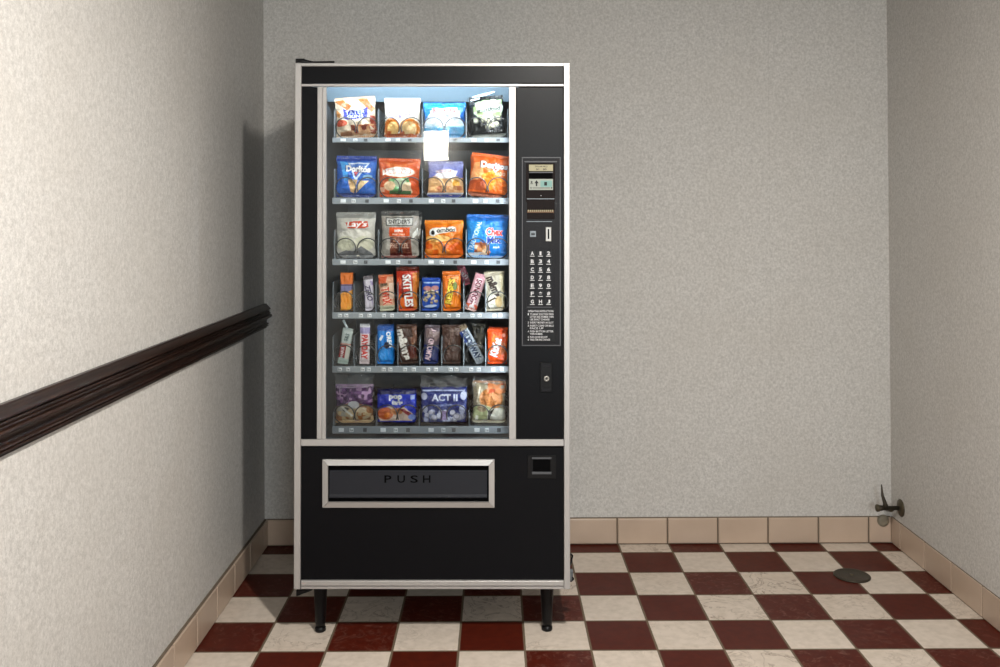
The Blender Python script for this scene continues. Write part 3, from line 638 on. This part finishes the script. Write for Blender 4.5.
p = (467, 507, 155, 198); c = cv(p, (222,98,32)); c.poly([(.08,.8),(.3,.85),(.34,.5),(.2,.36),(0,.36)], (240,170,110),.8).poly([(.3,.5),(.6,.66),(.9,.4),(.6,.15),(.45,.1)], (240,140,30)).poly([(.0,.34),(.4,.38),(.45,.12),(0,.1)], (176,74,30)).poly([(.7,.4),(1,.3),(1,.05),(.6,.1)], (240,110,24)).poly([(.5,.78),(.8,.74),(.64,.58)], (250,236,226)).poly([(.55,.75),(.74,.73),(.64,.63)], (190,50,30)).rect(0,0,1,.05,(150,80,50)).text('Doritos', .6, .77, .7, .18, W_, 0, .055, 0, (60,20,20)).text('NACHO', .78, .57, .26, .09, (246,210,180))
pack('chip_bag', 'snack bag', 'orange-red triangle-chip bag leaning at the right end of its shelf', G[1], 1, p, c, 6.5, behind=1, base=.006)
# --- third shelf
p = (336, 376, 213.5, 259); c = cv(p, (196,192,184)); c.rect(0,.9,1,1,(150,150,146)).ell(.5,.5,.42,.14,(220,216,206)).ell(.25,.3,.24,.18,(206,204,180)).ell(.72,.3,.26,.18,(214,212,190)).poly([(.05,.06),(.25,.14),(.45,.12),(.65,.24),(.9,.08),(.95,0),(0,0)], (110,112,116)).poly([(.25,.8),(.8,.84),(.84,.7),(.74,.66),(.3,.66)], (204,64,30)).text("Lay's", .54, .745, .52, .18, W_, 2, .03, .15)
pack('chip_bag', 'snack bag', 'silvery grey chip bag with a red ribbon under white lettering', G[2], 2, p, c, 0)
p = (381, 419, 212, 259); c = cv(p, (166,160,152)); c.rect(0,.92,1,1,(80,80,80)).rect(.12,.7,.86,.89,(60,60,60)).rect(.14,.72,.84,.87,(196,196,192)).text("SNYDER'S", .49, .795, .6, .13, (50,50,52), 0, .02).rect(.22,.46,.78,.66,(226,86,32)).text('MINI', .48, .58, .22, .08, W_).text('PRETZELS', .48, .5, .34, .05, (250,220,200)).rect(.24,.02,.82,.45,(120,62,42)).speck(.24,.04,.82,.44,[(196,140,110),(90,40,30)],8,5,.5).text('PRETZEL', .5, .24, .5, .14, (224,190,170), 0, .01).rect(.24,.0,.82,.07,(104,30,24)).poly([(.85,.5),(1,.66),(1,.5),(.86,.4)], (236,236,232))
pack('pretzel_bag', 'snack bag', 'tall brown-grey bag with an orange square and an oblong name plate', G[2], 2, p, c, 0, behind=1)
p = (424.5, 463.5, 221.5, 259); c = cv(p, (228,118,24)); c.rect(0,.94,1,1,(236,140,40)).ell(.35,.52,.34,.1,(246,190,110)).ell(.2,.3,.2,.12,(240,160,80)).ell(.6,.25,.14,.1,(250,206,150)).poly([(.42,.4),(.55,.4),(.5,.2),(.58,.06),(.4,.06),(.46,.2)], (250,214,160)).speck(0,.02,1,.42,[(222,92,16),(244,140,50)],7,6,.5).poly([(.12,.7),(.2,.82),(.5,.84),(.8,.86),(.84,.74),(.5,.68),(.34,.64),(.2,.58),(.12,.62)], (236,228,214)).ell(.21,.69,.1,.11,W_).ell(.21,.69,.05,.065,(20,20,20)).text('ombos', .56, .77, .5, .13, (40,40,44), 3, .03, .1)
pack('snack_bag', 'snack bag', 'squat orange snack bag with a black and white name on it', G[2], 2, p, c, 0)
p = (465.5, 507.5, 216, 259); c = cv(p, (28,120,206)); c.rect(0,.88,1,1,(36,104,186)).poly([(0,.9),(.3,.86),(.4,.5),(.2,0),(0,0)], (40,140,216)).text('TRADITIONAL', .2, .5, .78, .12, (220,236,246), 74, .02).text('Chex', .68, .62, .42, .2, (226,60,50), 0, .04, 0, W_).text('Mix', .68, .42, .36, .18, (30,60,150), 2, .04, 0, W_).poly([(.22,.1),(.34,.38),(.46,.3),(.6,.1),(.5,.02),(.3,.02)], (222,150,90)).speck(.2,.02,.56,.34,[(240,206,170),(150,80,50)],9,7,.52).text('snack', .74, .24, .16, .06, W_).poly([(0,0),(0,.06),(.4,.1),(.3,0)], (226,230,236))
pack('snack_mix_bag', 'snack bag', 'blue snack mix bag with a red and white name and slanting side text', G[2], 2, p, c, 2, behind=1)
# --- fourth shelf
B = 'bar'
p = (340.5, 353, 275, 313); c = cv(p, (222,116,40)); c.rect(0,.4,1,.7,(120,118,160)).poly([(0,.4),(1,.56),(1,.0),(0,0)], (236,160,52)).ell(.4,.26,.55,.24,(240,150,24)).rect(0,.66,1,.69,(70,40,60)).speck(0,.05,.8,.45,[(246,176,50)],6,3,.55)
pack('cracker_pack', 'cracker pack', 'narrow orange cracker pack with a violet band at the left end', G[3], 3, p, c, 0, .02, kind='box', m='card')
p = (365.5, 375, 277, 312); c = cv(p, (206,200,214)); c.speck(0,.1,1,.9,[(150,130,180)],5,5,.6).text('ZERO', .5, .52, 2.0, .6, (56,44,84), -82, .03, .2).rect(0,.93,1,1,(120,114,120))
pack('candy_bar', 'candy bar', 'slim white candy bar with dark violet slanting letters', G[3], 3, p, c, -4, .016, B)
p = (380, 395, 276, 312); c = cv(p, (214,160,130)); c.poly([(0,1),(.6,1),(.5,.8),(0,.76)], (206,84,36)).text('TWIX', .5, .4, 1.3, .62, (206,62,30), -84, .055, 0, (240,224,206)).rect(0,0,1,.12,(196,196,170)).rect(.7,.3,1,.8,(224,196,176)).speck(0,.5,.6,.8,[(90,70,50)],5,3,.55)
pack('candy_bar', 'candy bar', 'cream and red candy bar with a torn-looking twisted top', G[3], 3, p, c, -3, .018, B)
p = (397, 417.5, 269.5, 313); c = cv(p, (186,46,22)); c.rect(.8,0,1,.9,(206,120,50)).ell(.3,.2,.3,.2,(230,104,24)).rect(.25,.3,.36,.8,(120,30,16)).text('SKITTLES', .56, .46, 1.7, .42, W_, -86, .04, 0, (150,30,20)).rect(0,.95,1,1,(120,40,24)).ell(.15,.7,.12,.1,(216,80,40))
pack('candy_bag', 'candy bag', 'tall red candy bag with white letters running downwards', G[3], 3, p, c, -1, .02, B, behind=1)
p = (421.5, 440, 280.5, 313.5); c = cv(p, (28,72,168)); c.blobs(.15,.22,.85,.66,26,.09,[(206,190,160),(186,164,130),(216,204,180)],5).ell(.3,.7,.22,.08,(180,120,120)).ell(.72,.72,.2,.08,(190,130,130)).ell(.5,.1,.34,.05,(210,220,236),.8,8).rect(.1,.88,.95,.92,(150,180,220))
pack('peanut_bag', 'peanut bag', 'small blue bag with pale peanuts showing in its middle', G[3], 3, p, c, 1, .02, B)
p = (443, 461, 274.5, 314); c = cv(p, (226,114,26)); c.poly([(.1,.86),(.8,.84),(.95,.5),(.8,.3),(.9,.9)], (240,170,100)).ell(.5,.24,.4,.2,(240,134,26)).text("REESE'S", .42, .5, 1.55, .36, (246,214,70), 80, .055, 0, (110,60,24)).rect(0,.92,1,.95,(180,90,30)).ell(.7,.64,.12,.12,(130,150,90))
pack('candy_bar', 'candy bar', 'wide orange candy pack with thin yellow-green upright lettering', G[3], 3, p, c, -1, .02, B)
p = (468.5, 480, 275, 313); c = cv(p, (214,168,178)); c.rect(0,.85,1,1,(200,150,160)).text('MOUNDS', .5, .5, 2.6, .5, (116,26,50), 90, .04, 0, W_).rect(0,0,1,.14,(206,90,60)).speck(0,.02,1,.4,[(230,220,220)],5,4,.5)
pack('candy_bar', 'candy bar', 'slim pink and white candy bar leaning to the right across its coil', G[3], 3, p, c, 17, .015, B, base=.006, dx=-4)
p = (462, 470, 275, 296); c = cv(p, (172,96,110)); c.text('NUT', .5, .5, 1.8, .5, (230,214,218), -60, .04)
pack('candy_bar', 'candy bar', 'dull pink candy bar leaning left behind the slim pink and white one', G[3], 3, p, c, -18, .012, B, dep=LIP+.105, base=.085, dx=1)
p = (486, 505, 274, 313); c = cv(p, (178,170,150)); c.text("m&m's", .5, .64, 1.25, .5, (52,40,34), -72, .06).ell(.35,.22,.34,.2,(214,210,196)).ell(.7,.2,.2,.16,(186,160,110)).poly([(.8,1),(1,1),(1,0),(.88,0)], (196,184,150)).poly([(0,.16),(.6,.3),(.5,.34),(0,.2)], (90,76,60))
pack('candy_bag', 'candy bag', 'khaki and white candy bag with dark rounded lettering', G[3], 3, p, c, -3, .02, B, behind=1)
# --- fifth shelf
p = (338.5, 349, 331, 367); c = cv(p, (176,186,184)); c.rect(0,.14,1,.56,(150,34,34)).rect(.6,.1,1,.6,(208,206,196)).rect(0,.54,1,.6,(196,150,140)).text('WAFER', .3, .3, 1.2, .3, W_, 90, .02).text('S&S', .5, .78, .8, .36, (60,80,80), 80, .02).rect(0,0,1,.12,(190,206,198))
o = pack('candy_bar', 'candy bar', 'short red and white bar with pale green ends at the left end', G[4], 4, p, c, 9, .014, B, dx=-1)
MB().tube([(-.004, 0, .12), (-.012, -.006, .132), (-.02, -.002, .142)], .003, 6, True, [.005, .003, .005]).build('twisted_end', 'silver', o, True)
p = (359.5, 369.5, 326, 366); c = cv(p, (222,206,210)); c.rect(0,.78,1,1,(150,140,186)).text('PAYDAY', .52, .42, 2.7, .62, (200,44,40), -90, .05).rect(0,.95,1,1,(210,210,216))
pack('candy_bar', 'candy bar', 'slim upright white bar with red letters and a lilac top', G[4], 4, p, c, 1, .016, B)
p = (377.5, 393.5, 329, 367); c = cv(p, (18,126,214)); c.rect(0,.9,1,1,(40,90,170)).text('OREO', .75, .66, 1.1, .28, W_, -84, .05).poly([(.1,.66),(.3,.8),(.4,.76),(.24,.62)], (210,226,240)).ell(.4,.24,.3,.2,(30,144,230)).ell(.6,.5,.16,.1,(30,30,60))
pack('cookie_pack', 'cookie pack', 'bright blue rounded cookie pack with small white letters', G[4], 4, p, c, 0, .022, B, behind=1)
p = (398, 418, 326.5, 366); c = cv(p, (66,44,36)); c.text("m&m's", .36, .5, 1.7, .46, (226,222,216), -78, .06).poly([(.75,1),(1,1),(1,.6),(.84,.5)], (110,76,60)).ell(.75,.3,.2,.2,(90,40,32)).ell(.8,.6,.1,.1,(150,110,80)).speck(.5,.1,1,.7,[(110,70,54)],5,3,.55)
pack('candy_bag', 'candy bag', 'dark brown candy bag with big white rounded letters', G[4], 4, p, c, -2, .02, B)
p = (423, 438, 328, 367); c = cv(p, (36,46,100)); c.rect(0,.5,1,1,(86,74,82)).text('ALMOND JOY', .5, .5, 2.35, .5, (226,196,206), 82, .04).speck(0,.6,1,.95,[(130,110,110)],5,3,.55)
pack('candy_bar', 'candy bar', 'navy blue candy bar with pale pink letters climbing upwards', G[4], 4, p, c, 3, .018, B)
p = (442, 460.5, 327, 366); c = cv(p, (72,50,42)); c.poly([(.5,1),(.7,1),(.45,.3),(.3,.2)], (86,62,52)).speck(0,0,1,1,[(64,42,35)],4,3,.55)
pack('candy_bar', 'candy bar', 'plain dark brown chocolate bar without any lettering', G[4], 4, p, c, 0, .018, B)
p = (466, 476, 324, 367); c = cv(p, (152,160,170)); c.text('MILKY WAY', .5, .5, 3.6, .6, (30,44,70), -90, .05).rect(0,.9,1,1,(120,104,84)).rect(0,.48,1,.52,(60,70,84)).rect(0,.6,.3,.9,(60,80,150))
pack('candy_bar', 'candy bar', 'slim silver-blue candy bar tilted steeply to the left', G[4], 4, p, c, -29, .014, B, dx=10.5, base=.008)
p = (471, 484, 322, 360); c = cv(p, (84,80,72)); c.speck(0,0,1,1,[(130,124,108),(40,38,34)],7,3,.5)
pack('candy_bar', 'candy bar', 'dull grey candy bar standing behind the tilted silver-blue one', G[4], 4, p, c, 2, .016, B, dep=LIP+.082)
p = (487.5, 507, 331, 366); c = cv(p, (226,78,18)); c.ell(.62,.45,.36,.22,(180,90,40)).poly([(.1,.2),(.5,.78),(.9,.6),(.95,.5),(.6,.8),(.3,.9),(.1,.4)], (238,120,40)).text('KitKat', .42, .48, 1.1, .42, W_, 76, .05, .15, (150,40,20)).ell(.82,.86,.1,.06,(240,150,120))
pack('candy_bar', 'candy bar', 'orange-red wafer bar with white slanting letters at the right end', G[4], 4, p, c, 0, .02, B, behind=1)
# --- bottom shelf
p = (335.5, 374, 388.5, 427); c = cv(p, (92,50,104)); c.speck(0,.4,1,1,[(128,76,140),(200,160,200),(70,34,84)],12,6,.55).rect(.08,.95,.86,.99,(190,160,196)).poly([(.0,.42),(.5,.6),(1,.42),(1,0),(0,0)], (150,104,74)).ell(.24,.3,.22,.16,(186,176,160)).ell(.3,.36,.1,.06,(60,50,44)).ell(.62,.24,.34,.2,(206,184,150)).speck(0,0,1,.3,[(176,110,60),(224,196,150)],9,8,.5).ell(.94,.34,.1,.1,(170,110,60)).ell(.5,.5,.16,.1,(206,206,210)).poly([(.15,.42),(.2,.44),(.5,.2),(.46,.16)], (230,226,216))
pack('pastry_pack', 'pastry pack', 'purple-topped wrapped pastry with golden bread showing below', G[5], 5, p, c, 0, .05, film=13)
p = (377.5, 416.5, 391, 425); c = cv(p, (22,52,190)); c.rect(0,.86,1,1,(20,30,90)).text('pop', .48, .76, .34, .15, W_, 0, .06).text('tarts', .52, .62, .28, .12, W_, 0, .06).rect(.86,.72,.97,.84,(170,190,236)).poly([(.02,.2),(.1,.42),(.3,.52),(.5,.46),(.7,.5),(.95,.26),(.9,.1),(.1,.08)], (222,196,180)).ell(.22,.3,.2,.18,(206,92,36)).ell(.5,.36,.16,.1,(216,140,90)).poly([(.55,.46),(.7,.44),(.95,.24),(.8,.24)], (140,34,44)).ell(.28,.26,.08,.08,(230,120,30)).ell(.9,.2,.1,.08,(120,150,230)).rect(0,0,1,.05,(16,20,60))
pack('toaster_pastry_pack', 'pastry pack', 'royal blue toaster pastry packet with white bubble letters', G[5], 5, p, c, 0, .035, kind='box')
p = (421, 467, 389.5, 425.5); c = cv(p, (38,50,112)); c.rect(.04,.9,.96,.94,(170,180,214)).rect(.08,.5,.94,.84,(34,48,120)).ell(.08,.76,.07,.1,(190,196,220)).ell(.93,.78,.07,.12,(186,192,218)).text('ACT II', .52, .72, .56, .15, (206,212,232), 0, .04).text('popcorn', .5, .5, .4, .06, (150,160,200)).blobs(.08,.08,.92,.32,22,.07,[(176,180,206),(150,156,190),(196,196,214)],4).rect(.44,.1,.56,.36,(150,130,170)).ell(.1,.4,.06,.1,(176,180,206)).ell(.9,.4,.07,.12,(170,176,204)).rect(0,0,1,.05,(24,26,48))
pack('popcorn_packet', 'popcorn packet', 'wide navy microwave popcorn packet with silver-blue letters', G[5], 5, p, c, 0, .035, kind='box', film=10)
p = (472, 505.5, 385, 427); c = cv(p, (150,140,116)); c.ell(.56,.6,.36,.28,(186,120,66)).speck(.45,.74,1,.98,[(196,84,46),(210,130,80)],11,4,.5).ell(.3,.24,.34,.22,(180,186,140)).ell(.75,.2,.3,.18,(208,204,190)).ell(.28,.36,.14,.1,(170,150,120)).poly([(.42,.36),(.52,.2),(.5,.05),(.58,.2),(.66,.36),(.54,.28)], (40,36,30)).poly([(.1,.5),(.2,.9),(.24,.9),(.14,.5)], (206,196,176)).speck(.1,.02,.9,.3,[(222,220,206)],8,5,.55)
pack('sandwich_bun_pack', 'pastry pack', 'clear-wrapped brown seeded bun with pale green filling', G[5], 5, p, c, 1, .05, film=7)
# ------------------------------------------------------------------ small things about the room
# cable on top of the machine
def wp(u, d, z): return MW @ Vector((u, d, z))
x0 = P(297, 60)[0]; L_ = P(334, 60)[0]-x0
pts = [wp(x0+L_*t, .010+.003*math.sin(t*5), zt+.0036+(.004*math.exp(-(t/.2)**2))) for t in [i/16 for i in range(17)]]
rs = [.0065, .008, .0085, .008, .007, .0058, .0045] + [.0034]*10
tp = tag(MB().tube(pts, .004, 10, True, rs).build('cable', 'plastic', None, True), 'short black cable with a thick plug end lying on the machine top', 'cable')
MB().box(-.006+pts[0].x, pts[0].x+.022, pts[0].y-.006, pts[0].y+.018, pts[0].z-.007, pts[0].z+.007, .002).build('plug', 'plastic', tp)
mb = MB(); a = wp(P(297.5, 61)[0], .012, zt+.0035); mb.tube([a, a+Vector((.01, .03, .001)), a+Vector((.1, .05, 0)), a+Vector((.13, .2, 0))], .003, 8); mb.build('cord_end', 'plastic', tp, True)
# cord and clip hanging at the machine's right flank
xs_ = xr; pts = []
for i in range(25):
    t = i/24; py = 554+28*t; d = .10; z = P(570, py, d)[1]
    pts.append(wp(xs_+.009+.007*math.sin(t*9)+.002*math.sin(t*23), d+.01*math.sin(t*7), z))
pc = tag(MB().tube(pts, .0032, 8).build('power_cord', 'plastic', None, True), 'thin black kinked cord hanging against the machine\'s lower right side', 'cord')
mb = MB(); q = pts[15]; mb.box(q.x-.007, q.x+.009, q.y-.012, q.y+.006, q.z-.010, q.z+.010, .002); mb.box(q.x-.003, q.x+.005, q.y-.018, q.y-.01, q.z-.02, q.z+.016, .002); mb.build('metal_clip', 'guide', pc)
# floor drain
c0 = hit(852, 575.7, 2, .002); rr = (hit(870, 575.7, 2, 0)-hit(834.5, 575.7, 2, 0)).length/2
dr = tag(MB().lathe([(rr, 0), (rr, .004), (rr*.96, .006), (rr*.88, .0065), (rr*.86, .0055), (rr*.1, .006), (0.001, .006)], (c0.x, c0.y, 0), 'z', 48).build('floor_drain', 'bronze', None, True), 'round dark bronze drain cover set in the tiled floor', 'drain')
MB().lathe([(.008, .004), (.008, .0078), (.006, .0084), (.001, .0084)], (c0.x, c0.y, 0), 'z', 20).build('screw', 'brass', dr, True)
# wall valve in the right corner
yv = YB - .14
vc = hit(901, 508, 0, XR); vx = XR; vz = vc.z; yv = vc.y
va = MB(); va.lathe([(.034, .0), (.033, -.003), (.02, -.007), (.012, -.010), (.010, -.010)], (vx, yv, vz), 'x', 28)
root = va.build('wall_valve', 'brass', None, True); tag(root, 'small old metal stop valve on the right wall near the corner', 'valve')
kx = (hit(876, 508, 1, yv)).x; lx = hit(884.5, 508, 1, yv).x
MB().lathe([(.0085, 0), (.0085, kx-vx+.024), (.011, kx-vx+.023), (.011, kx-vx+.012), (.0075, kx-vx+.01)], (vx, yv, vz), 'x', 16).build('pipe', 'bronze', root, True)
MB().lathe([(.006, kx-vx+.014), (.0135, kx-vx+.012), (.0145, kx-vx+.004), (.012, kx-vx), (.002, kx-vx-.001)], (vx, yv, vz), 'x', 18).build('end_knob', 'brass', root, True)
tip = hit(881.5, 484.5, 1, yv)
MB().tube([(lx+.003, yv, vz+.004), (lx+.002, yv-.002, vz+.018), ((lx+tip.x)/2-.003, yv-.002, (vz+tip.z)/2+.004), (tip.x, yv, tip.z)], .005, 10, True, [.0125, .008, .0055, .0022]).build('handle', 'bronze', root, True)
ob = MB().tube([(lx+.03, yv, vz-.004), (lx+.032, yv+.02, vz-.014), (lx+.032, min(yv+.05, YB-.004), vz-.02)], .009, 12, True).build('outlet', 'brass', root, True)
zc2 = hit(883, 520, 1, YB-.05*T)
MB().lathe([(.024, 0), (.024, -.003), (.012, -.006), (.001, -.007)], (zc2.x, YB-.05*T, zc2.z-.002), 'y', 24).build('grey_disc', 'disc_grey', root, True)  # flat grey disc on the back baseboard beside the valve
# ------------------------------------------------------------------ lamps
LM = Vector((-1.0*T, -11.3*T, 11.3*T))
fx = bpy.data.objects.new('ceiling_lamp', None); C.objects.link(fx); fx.location = (LM.x, LM.y, ZC)
tag(fx, 'round flush lamp on the ceiling in front of the machine', 'lamp')
MB().lathe([(.11, 0), (.11, -.03), (.10, -.035), (.09, -.02), (.001, -.02)], (0, 0, 0), 'z', 32).build('lamp_housing', 'shade', fx, True)
MB().lathe([(.088, -.022), (.09, -.05), (.06, -.075), (.001, -.085)], (0, 0, 0), 'z', 32).build('lamp_globe', mat('globe', (255,250,240), .5, emit=(255,240,220), estr=6), fx, True)
l = bpy.data.lights.new('lamp_light', 'POINT'); l.energy = MAINP; l.color = (1, .945, .88); l.shadow_soft_size = .03
area('lamp_downlight', (0, 0, LM.z-ZC-.09), (0, 0, 0), .09, .09, DOWNP, (1, .945, .88), fx, 'DISK')
lo = bpy.data.objects.new('lamp_light', l); C.objects.link(lo); lo.parent = fx; lo.location = (0, 0, LM.z-ZC)
# wall lamp behind the camera that the glass reflects
v = ray(436, 145.5); q = CAM + v*((YM+.016-CAM.y)/v.y); v2 = Vector((v.x, -v.y, v.z)); q2 = q + v2*((YF+.05-q.y)/v2.y)
wl = bpy.data.objects.new('wall_lamp', None); C.objects.link(wl); wl.location = q2; tag(wl, 'bright rectangular wall lamp reflected in the machine\'s glass', 'lamp')
ks = (2*(YM-CAM.y)+CAM.y-YF)/F
MB().box(-13*ks, 13*ks, -.05, -.012, -15*ks, 15*ks).build('lamp_housing', 'shade', wl)
MB().box(-12*ks, 12*ks, -.012, .0, -14.5*ks, 14.5*ks).build('lamp_diffuser', 'lampglass', wl)
wn = MB(); xa, xb, za, zb_ = -.2*T, 3.4*T, 4.2*T, 9.6*T
for a in ((xa-.06, xa, za-.06, zb_+.06), (xb, xb+.06, za-.06, zb_+.06), (xa, xb, za-.06, za), (xa, xb, zb_, zb_+.06), (xa, xb, (za+zb_)/2-.015, (za+zb_)/2+.015)): wn.box(a[0], a[1], YF-.01, YF+.03, a[2], a[3])
struct('fill_frame', wn, 'shade')  # made-up frame, out of view, added around the fill light
area('fill_light', ((xa+xb)/2, YF+.035, (za+zb_)/2), (math.radians(90), 0, 0), xb-xa, zb_-za, FILLP, (.9, .97, 1.0))  # added cool fill from behind the camera, brightens the back wall
wd = bpy.data.worlds.new('World'); sc.world = wd; wd.use_nodes = True; wd.node_tree.nodes['Background'].inputs[0].default_value = (.02, .02, .02, 1)
sc.view_settings.view_transform = 'Standard'; sc.view_settings.look = 'None'; sc.view_settings.gamma = 1; sc.view_settings.use_curve_mapping = False
sc.view_settings.exposure = 0
